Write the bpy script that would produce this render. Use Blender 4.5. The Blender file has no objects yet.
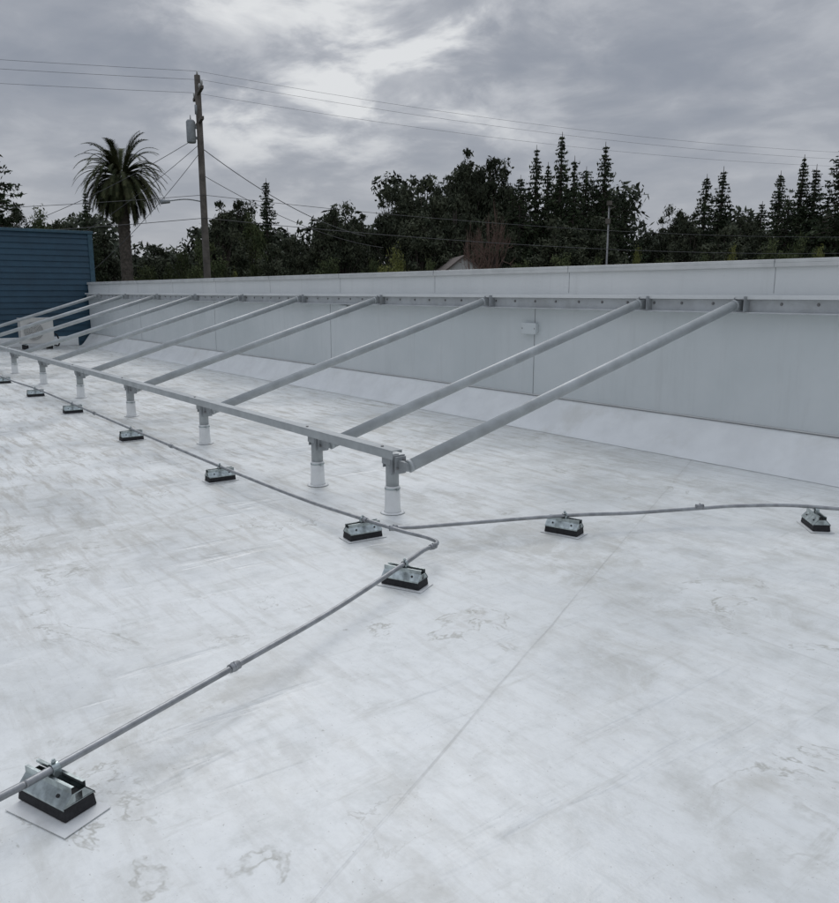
import bpy, math, random
import numpy as np
from mathutils import Vector, Matrix
random.seed(7); rng=np.random.default_rng(11)
scene=bpy.context.scene
scene.view_settings.view_transform='Standard'; scene.view_settings.look='None'; scene.view_settings.exposure=0

# ---------------------------------------------------------------- node helpers
def newmat(name):
    m=bpy.data.materials.new(name); m.use_nodes=True
    nt=m.node_tree; nt.nodes.clear()
    out=nt.nodes.new('ShaderNodeOutputMaterial'); b=nt.nodes.new('ShaderNodeBsdfPrincipled')
    nt.links.new(b.outputs[0],out.inputs[0]); return m,nt,b
def noise(nt,vec,scale,detail=4,rough=.55,dist=0):
    n=nt.nodes.new('ShaderNodeTexNoise'); n.inputs['Scale'].default_value=scale; n.inputs['Detail'].default_value=detail
    n.inputs['Roughness'].default_value=rough; n.inputs['Distortion'].default_value=dist
    if vec is not None: nt.links.new(vec,n.inputs['Vector'])
    return n.outputs[0]
def ramp(nt,fac,a,b,va=0.,vb=1.):
    n=nt.nodes.new('ShaderNodeMapRange'); n.interpolation_type='SMOOTHSTEP'
    n.inputs[1].default_value=a; n.inputs[2].default_value=b; n.inputs[3].default_value=va; n.inputs[4].default_value=vb
    nt.links.new(fac,n.inputs[0]); return n.outputs[0]
def M(nt,op,a,b=None,c=None):
    n=nt.nodes.new('ShaderNodeMath'); n.operation=op
    for i,x in enumerate((a,b,c)):
        if x is None: continue
        if isinstance(x,(int,float)): n.inputs[i].default_value=x
        else: nt.links.new(x,n.inputs[i])
    return n.outputs[0]
def mix(nt,fac,a,b,mode='MIX'):
    n=nt.nodes.new('ShaderNodeMix'); n.data_type='RGBA'; n.blend_type=mode
    for s,x in ((0,fac),(6,a),(7,b)):
        if isinstance(x,(int,float)): n.inputs[s].default_value=x
        elif isinstance(x,tuple): n.inputs[s].default_value=(*x,1) if len(x)==3 else x
        else: nt.links.new(x,n.inputs[s])
    return n.outputs[2]
def bump(nt,b,h,strength,dist=.01):
    n=nt.nodes.new('ShaderNodeBump'); n.inputs['Strength'].default_value=strength; n.inputs['Distance'].default_value=dist
    nt.links.new(h,n.inputs['Height']); nt.links.new(n.outputs[0],b.inputs['Normal'])
def objco(nt):
    return nt.nodes.new('ShaderNodeTexCoord').outputs['Object']
def mapping(nt,v,scale=(1,1,1),rot=(0,0,0),loc=(0,0,0)):
    n=nt.nodes.new('ShaderNodeMapping'); n.inputs['Scale'].default_value=scale; n.inputs['Rotation'].default_value=rot; n.inputs['Location'].default_value=loc
    nt.links.new(v,n.inputs[0]); return n.outputs[0]

def simple(name,col,rough=.6,metal=0,var=.15,vs=8,bs=.0,dirt=None):
    m,nt,b=newmat(name); co=objco(nt)
    n=noise(nt,co,vs,4,.6)
    f=ramp(nt,n,.3,.7)
    dark=tuple(c*(1-var) for c in col); lite=tuple(min(1,c*(1+var)) for c in col)
    c=mix(nt,f,dark,lite)
    if dirt:
        n2=noise(nt,co,vs*.35,6,.7,.4); c=mix(nt,ramp(nt,n2,.52,.72,0,.6),c,dirt)
    nt.links.new(c,b.inputs['Base Color']); b.inputs['Roughness'].default_value=rough; b.inputs['Metallic'].default_value=metal
    if bs: bump(nt,b,noise(nt,co,vs*6,3),bs,.004)
    return m

# ---------------------------------------------------------------- mesh builder
class MB:
    def __init__(s): s.v=[]; s.f=[]; s.m=[]; s.sm=[]
    def add(s,vs,fs,mi=0,smooth=False):
        o=len(s.v); s.v+= [tuple(x) for x in vs]
        for f in fs: s.f.append([i+o for i in f]); s.m.append(mi); s.sm.append(smooth)
    def box(s,lo,hi,mi=0,mat=None):
        x0,y0,z0=lo; x1,y1,z1=hi
        v=[Vector(p) for p in ((x0,y0,z0),(x1,y0,z0),(x1,y1,z0),(x0,y1,z0),(x0,y0,z1),(x1,y0,z1),(x1,y1,z1),(x0,y1,z1))]
        if mat is not None: v=[mat@p for p in v]
        s.add(v,[(0,3,2,1),(4,5,6,7),(0,1,5,4),(1,2,6,5),(2,3,7,6),(3,0,4,7)],mi)
    def frustum(s,z0,w0,d0,z1,w1,d1,mi=0,mat=None,cap=True):
        v=[Vector(p) for p in ((-w0,-d0,z0),(w0,-d0,z0),(w0,d0,z0),(-w0,d0,z0),(-w1,-d1,z1),(w1,-d1,z1),(w1,d1,z1),(-w1,d1,z1))]
        if mat is not None: v=[mat@p for p in v]
        fs=[(0,1,5,4),(1,2,6,5),(2,3,7,6),(3,0,4,7)]
        if cap: fs+=[(0,3,2,1),(4,5,6,7)]
        s.add(v,fs,mi)
    def tube(s,pts,radii,mi=0,seg=16,caps=True,mat=None):
        pts=[Vector(p) for p in pts]; n=len(pts)
        if isinstance(radii,(int,float)): radii=[radii]*n
        vs=[]; up=Vector((0,0,1)); prev=None
        for i,p in enumerate(pts):
            d=(pts[min(i+1,n-1)]-pts[max(i-1,0)]).normalized()
            if prev is None:
                a=d.cross(up)
                if a.length<.05: a=d.cross(Vector((1,0,0)))
                a.normalize()
            else:
                a=prev-d*prev.dot(d)
                a.normalize()
            prev=a; b=d.cross(a)
            for k in range(seg):
                t=2*math.pi*k/seg
                q=p+(a*math.cos(t)+b*math.sin(t))*radii[i]
                vs.append(mat@q if mat is not None else q)
        fs=[]
        for i in range(n-1):
            for k in range(seg):
                k2=(k+1)%seg
                fs.append((i*seg+k,i*seg+k2,(i+1)*seg+k2,(i+1)*seg+k))
        s.add(vs,fs,mi,True)
        if caps:
            o=len(s.v)-len(vs)
            s.f.append([o+k for k in range(seg)][::-1]); s.m.append(mi); s.sm.append(False)
            s.f.append([o+(n-1)*seg+k for k in range(seg)]); s.m.append(mi); s.sm.append(False)
    def obj(s,name,mats,parent=None,bevel=0,loc=None):
        me=bpy.data.meshes.new(name); me.from_pydata(s.v,[],s.f)
        for m in mats: me.materials.append(m)
        me.polygons.foreach_set('material_index',s.m); me.polygons.foreach_set('use_smooth',s.sm); me.update()
        import bmesh
        bm=bmesh.new(); bm.from_mesh(me); bmesh.ops.recalc_face_normals(bm,faces=bm.faces); bm.to_mesh(me); bm.free()
        o=bpy.data.objects.new(name,me); scene.collection.objects.link(o)
        if parent: o.parent=parent
        if loc: o.location=loc
        if bevel:
            md=o.modifiers.new('Bevel','BEVEL'); md.width=bevel; md.segments=2; md.limit_method='ANGLE'; md.angle_limit=math.radians(40)
        return o
def empty(name,loc=(0,0,0),rot=0):
    e=bpy.data.objects.new(name,None); e.location=loc; e.rotation_euler=(0,0,rot); e.empty_display_size=.3
    scene.collection.objects.link(e); return e
def catmull(pts,k=10):
    P=[Vector(p) for p in pts]; P=[2*P[0]-P[1]]+P+[2*P[-1]-P[-2]]; out=[]
    for i in range(1,len(P)-2):
        for j in range(k):
            t=j/k; a,b,c,d=P[i-1],P[i],P[i+1],P[i+2]
            out.append(.5*((2*b)+(c-a)*t+(2*a-5*b+4*c-d)*t*t+(3*b-a-3*c+d)*t**3))
    out.append(P[-2]); return out

# ---------------------------------------------------------------- materials
m_roof,nt,b=newmat('white_roof_membrane'); co=objco(nt)
sep=nt.nodes.new('ShaderNodeSeparateXYZ'); nt.links.new(co,sep.inputs[0]); X,Y=sep.outputs[0],sep.outputs[1]
base=mix(nt,ramp(nt,noise(nt,co,.45,5,.65),.35,.65),(.71,.73,.72),(.83,.845,.83))
fine=noise(nt,co,16,6,.75); base=mix(nt,ramp(nt,fine,.42,.72,0,.3),base,(.54,.555,.54))
mot=noise(nt,co,4.5,7,.7,.3); base=mix(nt,ramp(nt,mot,.48,.70,0,.38),base,(.50,.51,.48))
big=noise(nt,mapping(nt,co,(.5,1.0,1),loc=(3,7,0)),.55,7,.68,.6)
mid=noise(nt,co,3.2,7,.75,.5)
d1=M(nt,'MULTIPLY',ramp(nt,big,.44,.62),ramp(nt,mid,.40,.62))
base=mix(nt,M(nt,'MULTIPLY',d1,.55),base,(.41,.40,.35))
st=noise(nt,mapping(nt,co,(1.4,9,1),rot=(0,0,math.radians(12))),1.3,7,.72,.3)
lm=ramp(nt,X,-8.,-2.0,1,.25)
base=mix(nt,M(nt,'MULTIPLY',M(nt,'MULTIPLY',ramp(nt,st,.47,.64),lm),.72),base,(.42,.40,.35))
st2=noise(nt,mapping(nt,co,(7,1.2,1),rot=(0,0,math.radians(25))),1.7,7,.75,.4)
base=mix(nt,ramp(nt,st2,.54,.72,0,.45),base,(.50,.50,.46))
# shoe scuffs: small irregular smudges
nz0=nt.nodes.new('ShaderNodeTexNoise'); nz0.inputs['Scale'].default_value=7; nz0.inputs['Detail'].default_value=4; nt.links.new(co,nz0.inputs['Vector'])
scn=nt.nodes.new('ShaderNodeVectorMath'); scn.operation='SCALE'; scn.inputs['Scale'].default_value=.32; nt.links.new(nz0.outputs[1],scn.inputs[0])
grit=ramp(nt,noise(nt,co,28,5,.8),.42,.60)
for (vs_,rr_,r0,r1,amt,th0) in ((2.1,.5,.06,.17,.75,.40),(3.7,1.3,.05,.13,.55,.55)):
    vo=nt.nodes.new('ShaderNodeTexVoronoi'); vo.inputs['Scale'].default_value=vs_
    wv=nt.nodes.new('ShaderNodeVectorMath'); wv.operation='ADD'
    nt.links.new(mapping(nt,co,(1,.55,1),rot=(0,0,rr_)),wv.inputs[0]); nt.links.new(scn.outputs[0],wv.inputs[1]); nt.links.new(wv.outputs[0],vo.inputs['Vector'])
    sc=nt.nodes.new('ShaderNodeSeparateColor'); nt.links.new(vo.outputs['Color'],sc.inputs[0])
    sm=M(nt,'MULTIPLY',M(nt,'MULTIPLY',ramp(nt,vo.outputs['Distance'],r0,r1,1,0),grit),ramp(nt,sc.outputs[0],th0,.9))
    base=mix(nt,M(nt,'MULTIPLY',sm,amt),base,(.36,.35,.30))
# tide marks from dried puddles
tn=noise(nt,mapping(nt,co,loc=(1.3,4.2,0)),1.25,6,.64,.6)
ring=ramp(nt,M(nt,'ABSOLUTE',M(nt,'SUBTRACT',tn,.595)),0,.016,1,0)
rm=M(nt,'MULTIPLY',ramp(nt,noise(nt,co,.9,3,.5),.44,.58),ramp(nt,noise(nt,co,9,4,.7),.35,.6))
base=mix(nt,M(nt,'MULTIPLY',M(nt,'MULTIPLY',ring,rm),.62),base,(.32,.31,.26))
inside=ramp(nt,tn,.60,.66); base=mix(nt,M(nt,'MULTIPLY',M(nt,'MULTIPLY',inside,rm),.34),base,(.45,.43,.37))
sp=noise(nt,co,70,2,.6); base=mix(nt,ramp(nt,sp,.66,.75,0,.5),base,(.30,.29,.25))
# lapped seams
w=M(nt,'ADD',M(nt,'MULTIPLY',X,.903),M(nt,'MULTIPLY',Y,.4293))
w=M(nt,'ADD',w,M(nt,'MULTIPLY',M(nt,'SUBTRACT',noise(nt,co,.8,3),.5),.05))
fr=M(nt,'ABSOLUTE',M(nt,'SUBTRACT',M(nt,'FRACT',M(nt,'ADD',M(nt,'DIVIDE',M(nt,'ADD',w,1.06),3.0),.5)),.5))
seam=ramp(nt,fr,.0006,.0024,1,0)
sy=M(nt,'ABSOLUTE',M(nt,'SUBTRACT',Y,3.29)); seam2=M(nt,'MULTIPLY',ramp(nt,sy,.002,.008,1,0),.5)
seams=M(nt,'MAXIMUM',seam,seam2)
seamv=M(nt,'MULTIPLY',seams,ramp(nt,noise(nt,co,2.2,5,.7),.36,.6))
base=mix(nt,M(nt,'MULTIPLY',seamv,.42),base,(.38,.38,.36))
wide=ramp(nt,fr,.002,.02,1,0); base=mix(nt,M(nt,'MULTIPLY',wide,M(nt,'MULTIPLY',ramp(nt,mid,.4,.6),.28)),base,(.48,.47,.42))
nt.links.new(base,b.inputs['Base Color'])
nt.links.new(ramp(nt,noise(nt,co,.9,6,.65),.35,.65,.28,.6),b.inputs['Roughness'])
b.inputs['Specular IOR Level'].default_value=.5
hh=M(nt,'ADD',M(nt,'MULTIPLY',noise(nt,co,1.6,3,.5),3.),M(nt,'MULTIPLY',noise(nt,co,11,4,.6),.4))
hh=M(nt,'ADD',hh,M(nt,'MULTIPLY',noise(nt,co,90,2,.6),.05))
wr=noise(nt,mapping(nt,co,(6,.9,1),rot=(0,0,math.radians(25))),1.1,4,.5,.3); hh=M(nt,'ADD',hh,M(nt,'MULTIPLY',ramp(nt,wr,.55,.72),.9))
hh=M(nt,'SUBTRACT',hh,M(nt,'MULTIPLY',seams,.2))
bump(nt,b,hh,.42,.012)

m_cant=simple('white_flashing',(.83,.845,.84),.42,0,.05,3,.2,(.66,.66,.62))
m_pad=simple('white_pad',(.72,.73,.72),.5,0,.05,10,.05,(.5,.5,.48))
def panelmat(name,c0,c1,dirt):
    m,nt,b=newmat(name); co=objco(nt)
    c=mix(nt,ramp(nt,noise(nt,co,.8,5,.6),.3,.7),c0,c1)
    v=noise(nt,mapping(nt,co,(5,5,.5)),1.4,6,.65)
    c=mix(nt,ramp(nt,v,.5,.75,0,.3),c,dirt)
    s=noise(nt,co,26,4,.7); c=mix(nt,ramp(nt,s,.64,.74,0,.4),c,dirt)
    nt.links.new(c,b.inputs['Base Color']); b.inputs['Roughness'].default_value=.45
    bump(nt,b,noise(nt,mapping(nt,co,(1,1,2)),1.2,3,.5),.3,.02); return m
m_wall=panelmat('grey_painted_panel',(.60,.64,.645),(.68,.71,.715),(.50,.52,.52))
m_wall2=panelmat('upper_parapet_panel',(.67,.69,.69),(.74,.755,.75),(.53,.54,.53))
m_cap=simple('metal_coping',(.60,.61,.60),.4,.1,.08,4)
m_seam=simple('seam_dark',(.32,.33,.34),.7)
m_ledger=simple('ledger_grey_paint',(.50,.52,.53),.5,.05,.10,6,.05,(.38,.39,.38))
m_steel=simple('painted_grey_steel',(.34,.36,.37),.5,.1,.15,9,.08,(.24,.24,.23))
m_pole=simple('grey_pipe_paint',(.39,.415,.42),.42,.1,.12,5,.05,(.29,.30,.30))
m_galv=simple('galvanised_steel',(.42,.47,.47),.36,.9,.28,26,.08,(.24,.25,.25))
m_cond=simple('conduit_steel',(.32,.33,.34),.45,.7,.2,14,.04)
m_rub=simple('black_rubber',(.018,.018,.020),.85,0,.3,60,.4)
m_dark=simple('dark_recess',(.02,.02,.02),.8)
m_bolt=simple('bolt_steel',(.24,.24,.24),.5,.6)
m_boot=simple('white_boot',(.80,.81,.80),.45,0,.06,6,.1,(.58,.57,.52))

# ---------------------------------------------------------------- roof
GZ=-4.2
R=MB(); R.box((-25,-16,-.3),(14,7.1,0),0); R.box((-24.9,-15.9,GZ-.2),(13.9,7.0,-.3),1)
roof=R.obj('flat_roof',[m_roof,m_wall])

# ---------------------------------------------------------------- parapet wall
par=empty('parapet_wall'); X0,X1=-24.97,14
w=MB()
w.box((X0,6.85,.02),(X1,7.10,1.50),0)
w.box((X0,6.862,1.50),(X1,7.10,1.80),1)
w.obj('wall_panels',[m_wall,m_wall2],par)
w=MB(); w.box((X0,6.835,1.80),(X1,7.13,1.832),0); w.box((X0,6.832,1.765),(X1,6.846,1.80),0)
w.obj('coping_cap',[m_cap],par,.004)
w=MB()
x=-2.1
for k in range(6):
    xx=x-4.6*k
    w.box((xx-.003,6.846,.36),(xx+.003,6.851,1.495),0)
    w.box((xx-.03,6.8475,.36),(xx-.006,6.8505,1.495),1)
for k in range(14):
    xx=1.0-2.4*k
    w.box((xx-.0025,6.829,1.767),(xx+.0025,6.834,1.834),0)
    w.box((xx-.002,6.859,1.54),(xx+.002,6.863,1.765),0)
w.obj('panel_joints',[m_seam,m_wall],par)
w=MB()
w.box((X0,6.76,1.500),(X1,6.862,1.522),0)
w.box((X0,6.752,1.485),(X1,6.762,1.522),0)
w.obj('ledge_flashing',[m_wall2],par,.003)
w=MB()
w.box((X0,6.80,1.37),(X1,6.848,1.484),0); w.box((X0,6.735,1.362),(X1,6.80,1.374),0)
w.obj('steel_ledger',[m_ledger],par,.003)
w=MB()
x=X1-.2
while x>X0:
    xx=x+random.uniform(-.01,.01)
    w.tube([(xx,6.802,1.445),(xx,6.789,1.445)],.010,0,8)
    w.tube([(xx,6.802,1.445),(xx,6.798,1.445)],.015,0,10)
    x-=.33
w.obj('anchor_bolts',[m_bolt],par)
prof=[(6.50,.003),(6.545,.012),(6.60,.06),(6.765,.275),(6.80,.325),(6.846,.345),(6.846,.02)]
w=MB(); n=160; vs=[]
for i in range(n+1):
    xx=X0+(X1-X0)*i/n
    j=.005*math.sin(i*.7)+random.uniform(-.004,.004)
    for q,(yy,zz) in enumerate(prof):
        jj=j if 0<q<5 else 0
        vs.append((xx,yy+jj,zz+jj*.5))
k=len(prof); fs=[(i*k+q,(i+1)*k+q,(i+1)*k+q+1,i*k+q+1) for i in range(n) for q in range(k-1)]
w.add(vs,fs,0,True); w.obj('base_flashing',[m_cant],par)
w=MB(); w.box((X0,6.835,.346),(X1,6.853,.360),0)
w.obj('termination_bar',[m_cap],par)
w=MB()
for (xx,zz) in ((-6.75,1.13),(-10.85,1.28)):
    w.box((xx-.11,6.80,zz-.055),(xx+.11,6.85,zz+.055),0); w.box((xx-.12,6.792,zz-.065),(xx+.12,6.80,zz+.065),0)
    for sx in (-.1,.1):
        w.tube([(xx+sx,6.793,zz),(xx+sx,6.787,zz)],.008,1,8)
w.obj('cover_plates',[m_wall,m_bolt],par,.003)
w=MB(); w.box((13.7,-16,0.0),(14,6.49,.5),0); w.box((-24.9,-16,0.0),(13.69,-15.7,.5),0)
w.obj('roof_edge_curb',[m_wall2])

# ---------------------------------------------------------------- pipe frame
frame=empty('pipe_support_frame')
posts=[-4.50,-5.55,-7.86,-10.2,-12.5,-14.8,-17.1,-19.4,-21.7,-24.0]
PY=3.21
for i,px in enumerate(posts):
    p=MB()
    p.tube([(px,PY,.004),(px,PY,.009),(px,PY,.010)],[.088,.086,.06],0,28)
    p.tube([(px,PY,.008),(px,PY,.02),(px,PY,.06),(px,PY,.195),(px,PY,.20)],[.066,.060,.056,.0535,.048],0,28)
    p.tube([(px,PY,.176),(px,PY,.187)],[.0565,.0565],2,28)
    p.box((px+.055,PY-.01,.174),(px+.068,PY+.01,.189),2)
    p.tube([(px,PY,.18),(px,PY,.425)],.047,1,28)
    p.obj('post_%d'%(i+1),[m_boot,m_pole,m_galv],frame)
    p=MB()
    p.box((px-.056,PY-.045,.33),(px-.048,PY+.05,.428),0)
    p.box((px+.048,PY-.05,.29),(px+.057,PY+.07,.428),0)
    p.box((px-.05,PY-.056,.36),(px+.05,PY-.047,.428),0)
    p.box((px+.075,PY-.035,.30),(px+.084,PY+.06,.42),0)
    p.tube([(px+.06,PY-.02,.34),(px+.094,PY-.02,.34)],.011,1,8)
    p.tube([(px+.06,PY+.04,.395),(px+.094,PY+.04,.395)],.011,1,8)
    p.obj('base_bracket_%d'%(i+1),[m_steel,m_bolt],frame,.002)
    a=Vector((px+.17,PY+.02,.365)); c=Vector((px+.455,6.66,1.435)); d=(c-a).normalized()
    p=MB(); p.tube([a,a.lerp(c,.5),c],.043,0,28)
    p.tube([a-d*.004,a+d*.02],.0455,0,28); p.tube([c-d*.02,c+d*.006],.0455,0,28)
    p.box((c.x-.008,6.66,1.385),(c.x+.008,6.80,1.475),1)
    p.box((c.x-.062,6.74,1.385),(c.x-.054,6.80,1.50),1)
    p.box((c.x+.054,6.71,1.37),(c.x+.062,6.80,1.51),1)
    p.box((px+.065,PY-.012,.335),(px+.19,PY+.02,.395),1)
    p.obj('inclined_pipe_%d'%(i+1),[m_pole,m_steel],frame)
r=MB()
RX=-4.33
r.box((-24.9,3.085,.484),(RX,3.165,.492),0)
r.box((-24.9,3.085,.428),(RX,3.093,.484),0)
r.box((-24.9,3.165,.470),(RX,3.173,.492),0)
r.box((-12.03,3.079,.43),(-11.8,3.085,.49),0)
for px in posts: r.tube([(px,3.125,.492),(px,3.125,.500)],.011,1,8); r.box((px-.04,3.093,.426),(px+.04,3.24,.434),0)
r.obj('top_rail',[m_pole,m_bolt],frame,.0015)

# ---------------------------------------------------------------- conduits
CZ=.122
def z(p): return [(x,y,CZ) for x,y in p]
cond=empty('electrical_conduit')
c=MB()
main=[(-24.6,2.66),(-19,2.70),(-15.2,2.67),(-13.05,2.70),(-10.93,2.69),(-8.51,2.66),(-6.18,2.64),(-4.9,2.69),(-4.2,2.71),(-3.80,2.755),(-3.58,2.80),(-3.47,2.79),(-3.42,2.72),(-3.40,2.64),(-3.285,2.42),(-3.0,1.79),(-2.72,1.18),(-2.42,.435),(-2.37,.295),(-2.12,-.45),(-1.6,-1.9)]
mp=z(main); mp=[(x,y,zz-(.018 if i in (2,7,15) else 0)) for i,(x,y,zz) in enumerate(mp)]
c.tube(catmull(mp,8),.0122,0,14)
br=[(-3.86,2.76),(-3.78,2.88),(-3.70,3.08),(-3.41,3.81),(-3.22,4.25),(-3.0,4.70),(-2.82,4.92),(-2.47,5.24),(-1.7,5.62),(.5,5.85),(5,5.9)]
pts=z(br); pts=[(x,y,CZ+(.02*math.sin(i*1.1) if 2<i<8 else 0)) for i,(x,y,_) in enumerate(pts)]
c.tube(catmull(pts,8),.0118,0,14)
c.obj('pipe_runs',[m_cond],cond)
c=MB()
def coupling(x,y,dx,dy,l=.03,r=.0175):
    d=Vector((dx,dy,0)).normalized(); p=Vector((x,y,CZ)); c.tube([p-d*l,p+d*l],r,0,14); c.tube([p-d*l*.25,p+d*l*.25],r*1.1,0,14)
    q=p+Vector((0,0,r)); c.tube([q,q+Vector((0,0,.006))],.004,0,8)
coupling(-2.72,1.18,-.3,.8,.024); coupling(-3.42,2.72,.1,-1,.022,.0165); coupling(-4.12,2.715,1,.08); coupling(-3.855,2.755,.4,1,.026,.017)
coupling(-3.0,4.70,.5,.7,.026,.016); coupling(-7.3,2.645,1,0); coupling(-9.9,2.675,1,0)
c.obj('couplings',[m_cond],cond)

blocks=[(-2.43,.455,21.6),(-3.285,2.42,24),(-4.13,2.71,84),(-6.18,2.64,88),(-8.51,2.66,90),(-10.93,2.69,90),(-13.05,2.70,90),(-15.3,2.67,90),(-17.6,2.69,90),(-3.41,3.81,18),(-2.47,5.24,136),(-2.0,-.8,15),(.5,5.85,95)]
for i,(bx,by,ang) in enumerate(blocks):
    e=empty('conduit_support_block',(bx,by,0),math.radians(ang))
    q=MB()
    if i==0: q.box((-.135,-.082,.003),(.135,.082,.0058),0,Matrix.Translation((.03,-.018,0))@Matrix.Rotation(.04,4,'Z'))
    else: q.box((-.135,-.075,.003),(.135,.075,.0055),0,Matrix.Rotation(random.uniform(-.08,.08),4,'Z'))
    q.obj('pad',[m_pad],e)
    q=MB()
    q.frustum(.007,.116,.056,.050,.112,.051,0)
    q.obj('rubber_base',[m_rub],e,.004)
    q=MB()
    def strip(sec,x0,x1,mi=0):
        vs=[]
        for xx in (x0,x1):
            for yy,zz in sec: vs.append((xx,yy,zz))
        n=len(sec); fs=[(k,k+1,n+k+1,n+k) for k in range(n-1)]
        q.add(vs,fs,mi)
    strip([(-.054,.044),(-.054,.052),(-.024,.084),(-.024,.105),(-.014,.105),(-.014,.097)],-.113,.113)
    strip([(.054,.044),(.054,.052),(.024,.084),(.024,.105),(.014,.105),(.014,.097)],-.113,.113)
    q.box((-.1125,-.0515,.0502),(.1125,.0515,.0522),0)
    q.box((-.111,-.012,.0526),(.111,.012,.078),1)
    for sx in (-.111,.111):
        q.add([(sx,-.050,.053),(sx,.050,.053),(sx,.022,.082),(sx,-.022,.082)],[(0,1,2,3)],0)
    for sx in (-.065,.065):
        q.box((sx-.018,-.0135,.0783),(sx+.018,.0135,.0795),1)
        for sy_ in (-1,1):
            q.tube([(sx,sy_*.037,.0705),(sx,sy_*.0392,.0731)],.006,1,10)
    q.obj('galvanised_channel',[m_galv,m_dark],e)
    q=MB()
    vs=[]
    for a in np.linspace(-.6,math.pi+.6,16):
        for yy in (-.012,.012): vs.append((.0165*math.cos(a),yy,CZ+.0165*math.sin(a)))
    q.add(vs,[(2*k,2*k+1,2*k+3,2*k+2) for k in range(15)],0,True)
    q.box((.010,-.012,.098),(.018,.012,.120),0); q.box((-.018,-.012,.098),(-.010,.012,.120),0)
    q.tube([(0,0,CZ+.012),(0,0,CZ+.03)],.0045,0,8); q.tube([(0,0,CZ+.019),(0,0,CZ+.026)],.008,0,6)
    q.obj('pipe_clamp',[m_galv],e)

# ---------------------------------------------------------------- blue building
m_blue=simple('blue_siding_paint',(.018,.060,.098),.5,0,.12,2.5,.1,(.015,.045,.072))
m_bluetrim=simple('blue_trim',(.035,.085,.12),.5)
bb=empty('blue_building')
q=MB(); BX=-25.05
q.box((-40,-16,GZ-.1),(BX-.04,7.05,3.22),0)
zz=-.05
while zz<3.2:
    h=.165; z1=min(zz+h,3.21)
    q.add([(BX,-16,zz),(BX,7.05,zz),(BX-.03,7.05,z1),(BX-.03,-16,z1),(BX-.04,-16,zz),(BX-.04,7.05,zz)],[(0,1,2,3),(4,5,1,0)],0)
    zz+=h
zz=GZ
while zz<3.2:
    h=.165; z1=min(zz+h,3.21)
    q.add([(-40,7.09,zz),(BX,7.09,zz),(BX,7.06,z1),(-40,7.06,z1)],[(0,1,2,3)],0); zz+=h
q.obj('lap_siding',[m_blue],bb)
q=MB(); q.box((-40.05,-16.05,3.22),(BX+.04,7.13,3.30),0); q.box((BX-.05,6.98,GZ),(BX+.02,7.11,3.215),0); q.box((BX-.03,-16,0),(BX+.012,6.49,.28),1)
q.obj('trim',[m_bluetrim,m_cant],bb,.005)

m_ac=simple('ac_casing',(.62,.61,.58),.45,0,.05,3)
m_acg=simple('ac_fan_grey',(.36,.36,.35),.6)
ac=empty('air_conditioner_unit',(-24.1,5.15,0))
q=MB(); q.box((-.17,-.42,.16),(.17,.42,.84),0); q.box((-.18,-.43,.83),(.18,.43,.855),0)
q.obj('casing',[m_ac],ac,.012)
q=MB(); q.tube([(.171,-.10,.5),(.176,-.10,.5)],.25,0,32)
q.obj('fan_opening',[m_acg],ac)
q=MB()
for rr in (.05,.09,.13,.17,.21,.25):
    q.tube([(.185,-.10+rr*math.cos(a),.5+rr*math.sin(a)) for a in np.linspace(0,2*math.pi,33)],.006,0,6,False)
for a in np.linspace(0,math.pi,5)[:-1]:
    q.tube([(.187,-.10-.25*math.cos(a),.5-.25*math.sin(a)),(.187,-.10+.25*math.cos(a),.5+.25*math.sin(a))],.006,0,6)
q.obj('fan_grille',[m_ac],ac)
q=MB()
for y in (-.35,.27): q.box((-.22,y,.004),(.22,y+.08,.12),0); q.box((-.2,y+.02,.12),(.2,y+.06,.159),1)
q.tube(catmull([(0,.42,.4),(0,.52,.38),(-.1,.6,.2),(-.3,.62,.06),(-.75,.62,.05)]),.02,0,10)
q.obj('stand',[m_rub,m_galv],ac)

# ---------------------------------------------------------------- terrain
m_ground,nt,b=newmat('ground_soil_grass'); co=objco(nt)
c_=mix(nt,ramp(nt,noise(nt,co,.05,6),.4,.6),(.06,.075,.035),(.13,.12,.08)); nt.links.new(c_,b.inputs['Base Color']); b.inputs['Roughness'].default_value=.95
q=MB(); ng=50; S=2500; vs=[];fs=[]
for i in range(ng+1):
    for j in range(ng+1):
        x=-S+2*S*i/ng; y=-S+2*S*j/ng; d=math.hypot(x,y)
        vs.append((x,y,GZ+(max(0,d-300)*.012*(1+.5*math.sin(x*.006)*math.cos(y*.005)))))
for i in range(ng):
    for j in range(ng): a=i*(ng+1)+j; fs.append((a,a+ng+1,a+ng+2,a+1))
q.add(vs,fs,0,True); q.obj('ground',[m_ground])
m_road=simple('asphalt',(.05,.05,.052),.9,0,.2,1)
F=Vector((-.7934,.6088,0)); Rr=Vector((.6088,.7934,0))
def site(r,f,z=GZ): p=Rr*r+F*f; return Vector((p.x,p.y,z))
q=MB()
A=site(-8.78,33.8); Bp=site(38.8,53.4); dirv=(Bp-A).normalized(); nrm=Vector((-dirv.y,dirv.x,0))
def rq(o0,o1,z0,mi):
    P=[A-dirv*120+nrm*o0,A+dirv*220+nrm*o0,A+dirv*220+nrm*o1,A-dirv*120+nrm*o1]
    q.add([(p.x,p.y,GZ+z0) for p in P],[(0,1,2,3)],mi)
rq(1.6,9.5,.02,0); q.obj('road',[m_road])

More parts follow.
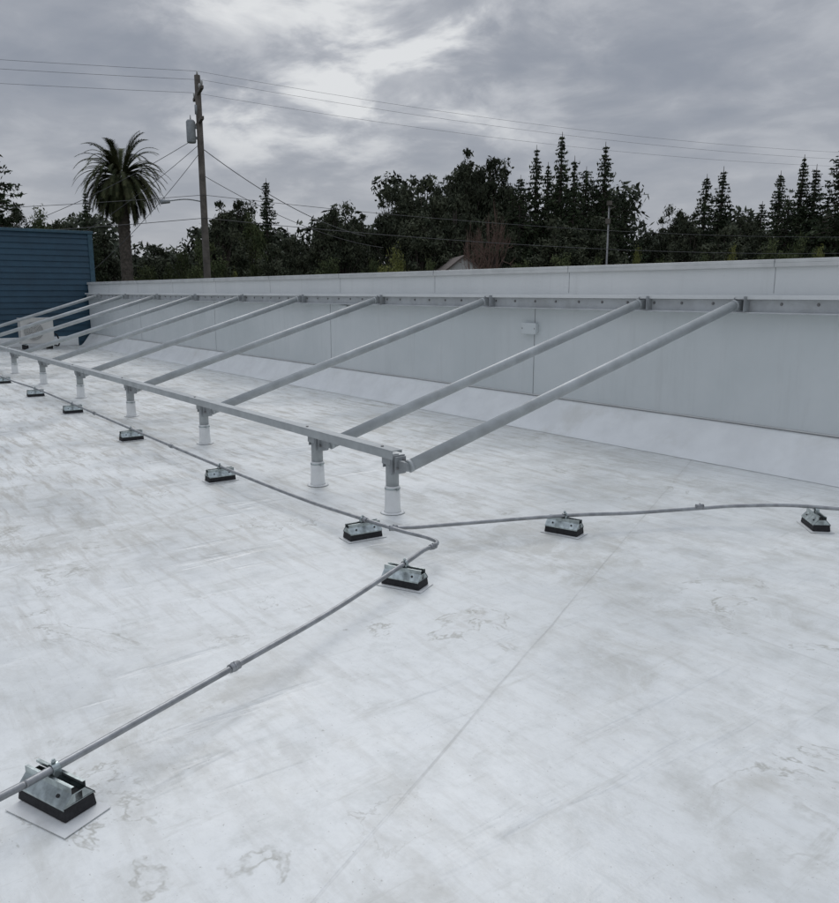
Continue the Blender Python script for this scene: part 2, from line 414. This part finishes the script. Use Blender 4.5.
# ---------------------------------------------------------------- foliage
def leafmat(name,c0,c1):
    m,nt,b=newmat(name); co=objco(nt)
    oi=nt.nodes.new('ShaderNodeObjectInfo')
    f=ramp(nt,noise(nt,co,1.3,3,.7),.38,.62); c=mix(nt,f,c0,c1)
    c=mix(nt,M(nt,'MULTIPLY',oi.outputs['Random'],.5),c,tuple(x*.7 for x in c0))
    nt.links.new(c,b.inputs['Base Color']); b.inputs['Roughness'].default_value=.8; b.inputs['Specular IOR Level'].default_value=.12
    return m
L_con=leafmat('conifer_needles',(.034,.047,.028),(.068,.088,.046))
L_euc=leafmat('eucalyptus_leaves',(.042,.052,.033),(.10,.11,.070))
L_brd=leafmat('broadleaf_leaves',(.060,.080,.036),(.15,.17,.080))
L_olv=leafmat('olive_leaves',(.15,.165,.05),(.27,.27,.10))
L_red=leafmat('red_twigs',(.17,.11,.09),(.26,.18,.15))
L_palm=leafmat('palm_fronds',(.040,.050,.023),(.095,.10,.050))
L_far=leafmat('distant_leaves',(.046,.057,.040),(.095,.105,.072))
m_bark=simple('bark',(.08,.065,.055),.9,0,.3,5)
m_barkp=simple('palm_bark',(.10,.085,.07),.9,0,.4,6,.8)

def quads(C,size,nrm=None,asp=1.5):
    n=len(C)
    u=rng.normal(size=(n,3))
    if nrm is not None:
        nn=nrm+rng.normal(size=(n,3))*.6; nn/=np.linalg.norm(nn,axis=1)[:,None]; u-= (u*nn).sum(1)[:,None]*nn
    u/=np.linalg.norm(u,axis=1)[:,None]
    if nrm is None:
        nn=rng.normal(size=(n,3)); nn-=(nn*u).sum(1)[:,None]*u; nn/=np.linalg.norm(nn,axis=1)[:,None]
    v=np.cross(nn,u); s=(size*rng.uniform(.5,1.3,n))[:,None]
    a=C-u*s*asp; b_=C-v*s*.5+u*s*.2*rng.uniform(-1,1,(n,1)); c=C+u*s*asp; d=C+v*s*.5
    return np.stack([a,b_,c,d],1).reshape(-1,3)
def leafobj(mb,V,mi):
    n=len(V)//4; o=len(mb.v); mb.v+=[tuple(p) for p in V.tolist()]
    mb.f+=[[o+4*i,o+4*i+1,o+4*i+2,o+4*i+3] for i in range(n)]; mb.m+=[mi]*n; mb.sm+=[False]*n
def meshof(mb,name,mats):
    me=bpy.data.meshes.new(name); me.from_pydata(mb.v,[],mb.f)
    for m in mats: me.materials.append(m)
    me.polygons.foreach_set('material_index',mb.m); me.polygons.foreach_set('use_smooth',mb.sm); me.update(); return me
def conifer(seed,R=2.2,pw=.9):
    global rng; rng=np.random.default_rng(seed); mb=MB(); H=10
    mb.tube([(0,0,0),(.05,0,4),(0,.04,7),(0,0,H*.99)],[.28,.18,.09,.012],1,8)
    P=[]
    zl=.6
    while zl<H*.97:
        t=zl/H; r=R*(1-t)**pw+.03
        nb=6
        a0=rng.uniform(0,6.28)
        for k in range(nb):
            a=a0+k*6.283/nb+rng.normal()*.35; rr=r*rng.choice([.45,.75,1.0,1.05,1.35])*rng.uniform(.85,1.1)
            m=int(20*max(rr,.12))+4
            s=rng.uniform(0.02,1,m)**.7
            drop=-.30*rr*s**1.4+.22*rr*s**3
            w=rng.normal(0,.03+.085*rr,(m,3)); w[:,2]*=.45
            P.append(np.stack([np.cos(a)*rr*s,np.sin(a)*rr*s,zl+drop],1)+w*(1.15-.75*s)[:,None])
            if rr>.6: mb.tube([(0,0,zl),(math.cos(a)*rr*.8,math.sin(a)*rr*.8,zl-.16*rr)],[.03,.01],1,4,False)
        zl+=(.12+.20*(1-t))*rng.uniform(.7,1.3)
    P=np.concatenate(P)
    sz=.055+.075*np.clip((10-P[:,2])/6,0,1)
    leafobj(mb,quads(P,sz,None,1.5),0); return mb
def broad(seed,R=2.6,zc=6.0,hz=3.8,clumps=42,leaves=200,ls=.115,cr=.8,taper=.35):
    global rng; rng=np.random.default_rng(seed); mb=MB()
    mb.tube([(0,0,0),(.08,0,1.8),(0,.1,3.5),(.05,0,6.8)],[.26,.2,.14,.04],1,8)
    P=[];Nn=[]
    for k in range(clumps):
        d=rng.normal(size=3); d/=np.linalg.norm(d); rad=rng.uniform(.1,1)**.5
        hf=1-taper*max(0,d[2]*rad)
        c=np.array([d[0]*R*rad*hf,d[1]*R*rad*hf,zc+d[2]*hz*rad])
        if c[2]<1.2: c[2]=1.2+rng.uniform(0,1)
        s=cr*rng.uniform(.45,1.3)*(1-.3*max(0,(c[2]-zc)/hz))
        st=np.array([0,0,max(1.5,c[2]*.55)]); md=(st+c)/2+np.array([0,0,.25])
        mb.tube([st,md,c],[.07,.045,.015],1,5,False)
        n=int(leaves*(s/cr)**1.6)+20; dd=rng.normal(size=(n,3)); dd/=np.linalg.norm(dd,axis=1)[:,None]
        rr=rng.uniform(.05,1,n)**.5; rr*=rng.uniform(.7,1.45,n)
        sq=np.array([rng.uniform(.8,1.2),rng.uniform(.8,1.2),rng.uniform(.6,.95)])
        P.append(c+dd*rr[:,None]*s*sq); Nn.append(dd)
    P=np.concatenate(P); leafobj(mb,quads(P,ls,np.concatenate(Nn),1.3),0); return mb
def bare(seed):
    global rng; rng=np.random.default_rng(seed); mb=MB()
    def br(p,d,l,r,dep):
        q=p+d*l; mb.tube([p,(p+q)/2+Vector(rng.normal(size=3)*.05*l),q],[r,r*.8,r*.6],0,5,False)
        if dep==0: return
        for k in range(3 if dep>1 else 4):
            nd=(d+Vector(rng.normal(size=3)*.42)+Vector((0,0,.12))).normalized(); br(q,nd,l*rng.uniform(.6,.85),r*.6,dep-1)
    br(Vector((0,0,0)),Vector((0,0,1)),3,.2,5); return mb
MS={}
for i,(s,R_,pw) in enumerate(((1,1.9,.85),(2,2.4,.95),(3,1.7,.8),(4,2.7,.72),(6,2.2,1.05))): MS['c%d'%i]=meshof(conifer(s,R_,pw),'conifer',[L_con,m_bark])
MS['e0']=meshof(broad(21,2.0,5.6,3.6,85,190,.10,.62),'euc',[L_euc,m_bark])
MS['e1']=meshof(broad(22,2.4,5.4,3.8,95,200,.10,.68),'euc',[L_euc,m_bark])
MS['e2']=meshof(broad(23,1.5,5.6,3.8,70,170,.10,.55),'euc',[L_euc,m_bark])
MS['e3']=meshof(broad(24,2.2,5.5,3.7,90,190,.10,.62,.6),'euc',[L_euc,m_bark])
MS['b0']=meshof(broad(31,3.3,5.4,3.4,80,200,.10,.9),'brd',[L_brd,m_bark])
MS['b1']=meshof(broad(32,2.8,5.6,3.5,75,200,.10,.85),'brd',[L_brd,m_bark])
MS['o0']=meshof(broad(41,4.0,5.2,3.8,75,220,.12,1.05),'olv',[L_olv,m_bark])
MS['r0']=meshof(bare(5),'bare',[L_red])
names={'c':'conifer_tree','e':'eucalyptus_tree','b':'broadleaf_tree','o':'olive_green_tree','r':'bare_tree'}
bases={'c0':2.0,'c1':2.5,'c2':1.8,'c3':2.8,'c4':2.3,'e0':2.5,'e1':2.9,'e2':2.0,'e3':2.6,'b0':3.9,'b1':3.4,'o0':4.7,'r0':3.5}
def tree(key,u,y,d,wpx):
    k=(u-419.5)/830; top=1.55+(292-y)/822*d; H=top-GZ
    o=bpy.data.objects.new(names[key[0]],MS[key]); scene.collection.objects.link(o); o.location=site(k*d,d)
    sz=H/9.95
    if key[0]=='c': wpx*=2.0
    if key[0]=='e': wpx*=1.2
    sx=wpx/2/822*d/bases[key]
    o.scale=(sx,sx,sz); o.rotation_euler=(0,0,(u*37%360)/57.3)
T=[
('c3',-14,136,52,70),('e1',12,190,60,60),('b0',40,196,64,70),('e0',58,205,70,50),
('c1',86,192,66,30),('e2',100,222,70,40),('b1',70,232,60,50),
('e0',158,232,66,50),('b1',178,238,60,50),('e3',222,188,58,60),('b0',250,200,62,60),('c0',267,181,66,30),('e2',243,186,68,40),('e1',290,222,62,44),('b1',205,225,50,60),('e0',275,228,52,50),
('e1',340,186,62,58),('e2',322,208,60,40),('e3',360,202,66,44),
('e1',394,170,66,60),('e3',410,165,70,50),('e0',426,156,66,62),('e1',446,164,70,60),('e3',466,136,68,54),('e0',480,150,70,50),('e2',496,142,68,48),('e1',512,168,66,50),('e0',456,175,60,60),('e1',420,195,58,70),('e3',495,190,58,60),
('c1',535,150,66,40),('c4',560,138,64,50),('c3',585,170,66,46),('c1',603,147,66,46),('c2',573,160,62,32),('c3',624,190,68,44),('c4',547,166,70,44),('c3',520,178,64,42),('e1',560,200,58,80),('e0',605,200,58,60),
('e0',652,222,76,50),('e1',675,190,74,48),('c0',705,177,72,34),('c2',721,170,74,32),('e3',693,200,66,50),('e1',745,200,74,50),('c1',762,203,76,44),('e0',725,210,60,60),
('c0',778,174,70,34),('c4',800,159,70,46),('c3',788,198,66,50),('c2',813,168,70,34),('c3',842,148,62,60),('e1',830,205,66,60),('c1',870,140,64,80),('e0',770,215,62,60),
('o0',393,238,50,72),('b1',372,246,54,40),('b1',430,246,52,36),('o0',641,238,54,36),('o0',735,236,54,34),('b0',708,243,54,50),('b0',775,226,54,60),('b0',805,222,50,60),('o0',822,236,46,46),
('b1',560,240,52,60),('b0',600,245,50,50),('b1',520,248,52,50),('o0',232,262,46,24),('b1',670,246,52,50),('r0',492,212,48,50),('r0',478,228,48,36),
('b1',325,246,56,60),('b1',140,255,60,60),('b0',20,220,52,70),('b1',484,256,50,26),
]
for t in T: tree(*t)
mb=MB(); rng=np.random.default_rng(99)
P=[];Nn=[]
for k in range(480):
    u=rng.uniform(-150,1000); d=rng.uniform(78,100)
    pf=225+10*math.sin(u*.05)
    if 375<u<630: pf=188+12*math.sin(u*.09)
    if 110<u<200: pf=250
    top=1.55+(292-pf)/822*d
    p=site((u-419.5)/830*d,d,0); zc=rng.uniform(GZ+1,top-1.0)
    n=240; dd=rng.normal(size=(n,3)); dd/=np.linalg.norm(dd,axis=1)[:,None]
    P.append(np.array([p.x,p.y,zc])+dd*(rng.uniform(.2,1.1,n)**.5)[:,None]*rng.uniform(1.6,2.8)*np.array([1,1,.8])); Nn.append(dd)
leafobj(mb,quads(np.concatenate(P),.34,np.concatenate(Nn),1.2),0)
me=meshof(mb,'distant_tree_line',[L_far]); o=bpy.data.objects.new('distant_tree_line',me); scene.collection.objects.link(o)

# ---------------------------------------------------------------- palm
rng=np.random.default_rng(5); PD=56; pp=site((121-419.5)/835*PD,PD); ptop=1.55+(292-180)/822*PD
pt=MB(); zt=ptop-GZ
ring=[];rad=[]
k=0
while k*.16<zt-.2:
    ring.append((.02*math.sin(k),0,k*.16)); rad.append((.42 if k%2 else .37)+(.16 if k*.16>zt-1.7 else 0)); k+=1
pt.tube(ring,rad,1,14)
for i in range(210):
    a=rng.uniform(0,2*math.pi); el=math.asin(rng.uniform(-.95,.99)); Lf=rng.uniform(2.6,3.25)*(1.0 if el>-.3 else .9)
    c0=Vector((.25*math.cos(a),.25*math.sin(a),zt-.1+.25*math.sin(el)))
    d=Vector((math.cos(a)*math.cos(el),math.sin(a)*math.cos(el),math.sin(el))); p=c0.copy(); n=14; path=[p.copy()]
    dr=rng.uniform(.03,.09)
    for s in range(n):
        d=(d+Vector((0,0,-dr-.012*s))).normalized(); p=p+d*(Lf/n); path.append(p.copy())
    pt.tube(path,[.04*(1-j/(n+2)) for j in range(n+1)],0,4,False)
    for j in range(2,n+1):
        dd=(path[j]-path[j-1]).normalized(); sd=dd.cross(Vector((0,0,1)))
        if sd.length<.1: sd=Vector((-math.sin(a),math.cos(a),0))
        sd.normalize(); up=sd.cross(dd)
        ll=.40*math.sin(math.pi*(j/(n+3))**.8)+.10
        for sgn in (-1,1):
            for off in (0,.5):
                b0=path[j]-dd*(Lf/n)*off
                tip=b0+(sd*sgn*.6+dd*.85+up*.2+Vector((0,0,-.3))).normalized()*ll*rng.uniform(.8,1.15)
                wv_=dd*.06
                pt.add([b0-wv_,b0+wv_,tip],[(0,1,2)],0)
me=meshof(pt,'palm',[L_palm,m_barkp]); o=bpy.data.objects.new('palm_tree',me); scene.collection.objects.link(o); o.location=pp

# ---------------------------------------------------------------- utility pole & wires
m_wood=simple('weathered_wood',(.13,.115,.10),.9,0,.3,3,.4)
m_wire=simple('wire',(.09,.09,.095),.7)
m_tr=simple('transformer_grey',(.30,.32,.33),.5)
m_ins=simple('insulator',(.45,.45,.43),.4)
up=empty('utility_pole',site(-8.78,33.8))
TH=9.95-GZ
ang=math.atan2(dirv.y,dirv.x)
up.rotation_euler=(0,0,ang)
q=MB(); q.tube([(0,0,0),(0,0,TH)],[.17,.115],0,14)
q.box((-.06,-1.2,TH-.75),(.06,1.2,TH-.63),0); q.box((-.06,-.9,TH-1.8),(.06,.9,TH-1.68),0)
q.obj('wooden_pole',[m_wood],up,.01)
q=MB()
for y in (-1.1,-.5,.5,1.1): q.tube([(0,y,TH-.63),(0,y,TH-.48),(0,y,TH-.42)],[.03,.05,.03],0,8)
q.tube([(0,0,TH),(0,0,TH+.15)],[.04,.03],0,8)
q.obj('insulators',[m_ins],up)
q=MB(); q.tube([(-.34,.05,TH-2.55),(-.34,.05,TH-2.5),(-.34,.05,TH-1.75),(-.34,.05,TH-1.68)],[.16,.18,.18,.13],0,18)
q.box((-.2,.0,TH-2.4),(-.1,.1,TH-2.3),0); q.box((-.2,.0,TH-2.0),(-.1,.1,TH-1.9),0)
q.tube([(-.34,.05,TH-1.7),(-.34,.05,TH-1.5)],[.03,.02],1,8)
q.tube([(-.14,-.2,TH-1.5),(-.14,-.2,TH-1.15)],[.05,.05],0,8)
q.obj('transformer',[m_tr,m_ins],up)
q=MB(); q.tube(catmull([(0,0,5.15+4.2),(-.7,-.2,5.2+4.2),(-1.4,-.3,5.1+4.2)]),.025,0,8); q.tube([(-1.35,-.3,9.28),(-1.7,-.35,9.25)],[.07,.10],0,10)
q.obj('lamp_arm',[m_tr],up)
def pole2(r,f):
    e=empty('utility_pole',site(r,f),0); e.rotation_euler=(0,0,ang)
    q=MB(); q.tube([(0,0,0),(0,0,TH)],[.19,.12],0,14); q.box((-.06,-1.2,TH-.75),(.06,1.2,TH-.63),0); q.obj('wooden_pole',[m_wood],e)
pole2(38.8,53.4); pole2(-56.8,14.2)
wl=MB()
def wire(p,q_,sag,r=.008,n=20):
    p=Vector(p);q_=Vector(q_); pts=[p.lerp(q_,i/n)-Vector((0,0,sag*4*(i/n)*(1-i/n))) for i in range(n+1)]; wl.tube(pts,r,0,4,False)
A0=site(-8.78,33.8,0); B0=site(38.8,53.4,0); C0=site(-56.8,14.2,0)
for off,h in ((1.1,TH-.42),(-1.1,TH-.42),(0,TH+.15)):
    o_=nrm*off+Vector((0,0,h+GZ)); wire(A0+o_,B0+o_,1.0,.005); wire(C0+o_,A0+o_,.6,.006)
for h,r in ((9.6,.010),(8.7,.012)):
    o_=Vector((0,0,h+GZ))+nrm*-.15; wire(A0+o_,B0+o_,.9,r); wire(C0+o_,A0+o_,1.6,r)
wire(A0+Vector((0,0,7.25)),site(-3.0,46,4.6),.5,.018)
wire(A0+Vector((0,0,6.2)),site(-2.2,50,4.2),.5,.013)
wire(A0+Vector((0,0,7.4)),site(-18.5,40,3.2),.3,.012); wire(A0+Vector((0,0,7.1)),site(-15,36,2.0),.3,.012); wire(A0+Vector((0,0,7.7)),site(-22,38,3.5),.5,.012)
wl.obj('power_lines',[m_wire])

# ---------------------------------------------------------------- street lamp
sl=empty('street_lamp',site((609-419.5)/830*49,49)); zt=1.55+(292-207)/822*49-GZ
q=MB(); q.tube([(0,0,0),(0,0,zt)],[.08,.045],0,10); q.obj('post',[m_bolt],sl)
q=MB(); q.tube([(-.02,0,zt-.3),(.25,.25,zt-.15)],.03,0,8); q.box((-.10,-.12,zt-.05),(.12,.12,zt+.2),0); q.box((-.16,-.1,zt-1.1),(.08,.1,zt-.8),0); q.obj('lamp_head',[m_wood],sl,.01)

# ---------------------------------------------------------------- house
m_hw=simple('white_clapboard',(.55,.55,.53),.6,0,.05,2); m_hr=simple('brown_shingles',(.12,.10,.09),.9,0,.2,5)
m_gl=simple('window_glass',(.03,.035,.04),.1)
hs=empty('white_house',site(2.35,56)); hs.rotation_euler=(0,0,math.atan2(F.y,F.x)+.12)
q=MB(); q.box((-4,-1.7,0),(4,1.7,6.7),0)
q.add([(-4.0,-1.7,6.7),(-4.0,1.7,6.7),(-4.0,0,7.95),(4.0,-1.7,6.7),(4.0,1.7,6.7),(4.0,0,7.95)],[(0,1,2),(3,5,4)],0); q.obj('walls',[m_hw],hs)
q=MB()
for s in (-1,1):
    q.add([(-4.2,s*1.95,6.55),(4.2,s*1.95,6.55),(4.2,0,8.06),(-4.2,0,8.06),(-4.2,s*1.95,6.45),(4.2,s*1.95,6.45),(4.2,0,7.96),(-4.2,0,7.96)],[(0,1,2,3),(4,5,6,7),(0,1,5,4),(1,2,6,5),(3,0,4,7)],0)
q.obj('gable_roof',[m_hr],hs)
q=MB()
for y in (-1.3,.4): q.box((-4.05,y,4.4),(-4.01,y+.8,5.7),0); q.box((-4.05,y,1.2),(-4.01,y+.8,2.5),0)
q.obj('windows',[m_gl],hs)

# ---------------------------------------------------------------- world, sun
sunb=math.radians(-6); sel=math.radians(45)
sd=(F*math.cos(sunb)+Rr*math.sin(sunb)).normalized()*math.cos(sel)+Vector((0,0,math.sin(sel)))
W=bpy.data.worlds.new('World'); scene.world=W; W.use_nodes=True; nt=W.node_tree; nt.nodes.clear()
out=nt.nodes.new('ShaderNodeOutputWorld'); bg=nt.nodes.new('ShaderNodeBackground'); nt.links.new(bg.outputs[0],out.inputs[0])
sky=nt.nodes.new('ShaderNodeTexSky'); sky.sky_type='NISHITA'; sky.sun_disc=False; sky.sun_elevation=sel
sky.sun_rotation=math.atan2(sd.x,sd.y)
g=nt.nodes.new('ShaderNodeTexCoord').outputs['Generated']
nz=nt.nodes.new('ShaderNodeVectorMath'); nz.operation='NORMALIZE'; nt.links.new(g,nz.inputs[0]); dv=nz.outputs[0]
sp=nt.nodes.new('ShaderNodeSeparateXYZ'); nt.links.new(dv,sp.inputs[0])
zc=M(nt,'ADD',M(nt,'MAXIMUM',sp.outputs[2],0.),.20)
cv=nt.nodes.new('ShaderNodeCombineXYZ'); nt.links.new(M(nt,'DIVIDE',sp.outputs[0],zc),cv.inputs[0]); nt.links.new(M(nt,'DIVIDE',sp.outputs[1],zc),cv.inputs[1])
n1=noise(nt,cv.outputs[0],1.3,4,.5,.3)
n2=noise(nt,mapping(nt,cv.outputs[0],loc=(5,2,0)),3.6,6,.58,.3)
nn=M(nt,'ADD',M(nt,'MULTIPLY',n1,.60),M(nt,'MULTIPLY',n2,.40))
def lobe(bear,el,a,b_):
    bb_=math.radians(bear); e_=math.radians(el)
    v=(F*math.cos(bb_)+Rr*math.sin(bb_)).normalized()*math.cos(e_)+Vector((0,0,math.sin(e_)))
    d_=nt.nodes.new('ShaderNodeVectorMath'); d_.operation='DOT_PRODUCT'; nt.links.new(dv,d_.inputs[0]); d_.inputs[1].default_value=v
    return ramp(nt,d_.outputs['Value'],math.cos(math.radians(a)),math.cos(math.radians(b_)))
thin=M(nt,'ADD',lobe(-7,17,14,3),M(nt,'MULTIPLY',lobe(7,14,9,1),.5))
f=M(nt,'ADD',ramp(nt,nn,.36,.66,0,.62),M(nt,'MULTIPLY',thin,M(nt,'MULTIPLY',ramp(nt,n2,.35,.62,.25,1),.50)))
cr=nt.nodes.new('ShaderNodeValToRGB'); nt.links.new(f,cr.inputs[0])
e=cr.color_ramp; e.elements[0].position=0; e.elements[0].color=(.265,.292,.345,1); e.elements[1].position=1; e.elements[1].color=(.74,.755,.77,1)
x=e.elements.new(.35); x.color=(.345,.368,.415,1); x=e.elements.new(.66); x.color=(.48,.50,.54,1)
hz=ramp(nt,sp.outputs[2],.0,.24,1,0)
cc=mix(nt,M(nt,'MULTIPLY',hz,.6),cr.outputs[0],(.45,.465,.50))
gm=nt.nodes.new('ShaderNodeVectorMath'); gm.operation='SCALE'; nt.links.new(cc,gm.inputs[0])
ov=ramp(nt,sp.outputs[2],.36,.80)
gl2=lobe(-6,48,25,4)
nt.links.new(M(nt,'ADD',M(nt,'MULTIPLY',gl2,1.4),M(nt,'ADD',M(nt,'MULTIPLY',ov,1.05),1.0)),gm.inputs['Scale'])
ss=nt.nodes.new('ShaderNodeVectorMath'); ss.operation='SCALE'; nt.links.new(sky.outputs[0],ss.inputs[0]); ss.inputs['Scale'].default_value=.06
fin=mix(nt,.95,ss.outputs[0],gm.outputs[0])
nt.links.new(fin,bg.inputs[0]); bg.inputs[1].default_value=1.0
sl_=bpy.data.lights.new('sun','SUN'); sl_.energy=.7; sl_.angle=math.radians(34); sl_.color=(1,.97,.92)
so=bpy.data.objects.new('sun',sl_); scene.collection.objects.link(so); so.rotation_euler=(-sd).to_track_quat('-Z','Y').to_euler(); so.location=(0,0,30)

# ---------------------------------------------------------------- camera
cam=bpy.data.cameras.new('camera'); co_=bpy.data.objects.new('camera',cam); scene.collection.objects.link(co_); scene.camera=co_
cam.sensor_fit='HORIZONTAL'; cam.sensor_width=36; cam.lens=36*798/839; cam.clip_end=6000; cam.clip_start=.05
th=math.atan(159.5/798); fw=F.normalized()*math.cos(th)-Vector((0,0,math.sin(th)))
co_.location=(0,0,1.55); co_.rotation_euler=fw.to_track_quat('-Z','Y').to_euler()
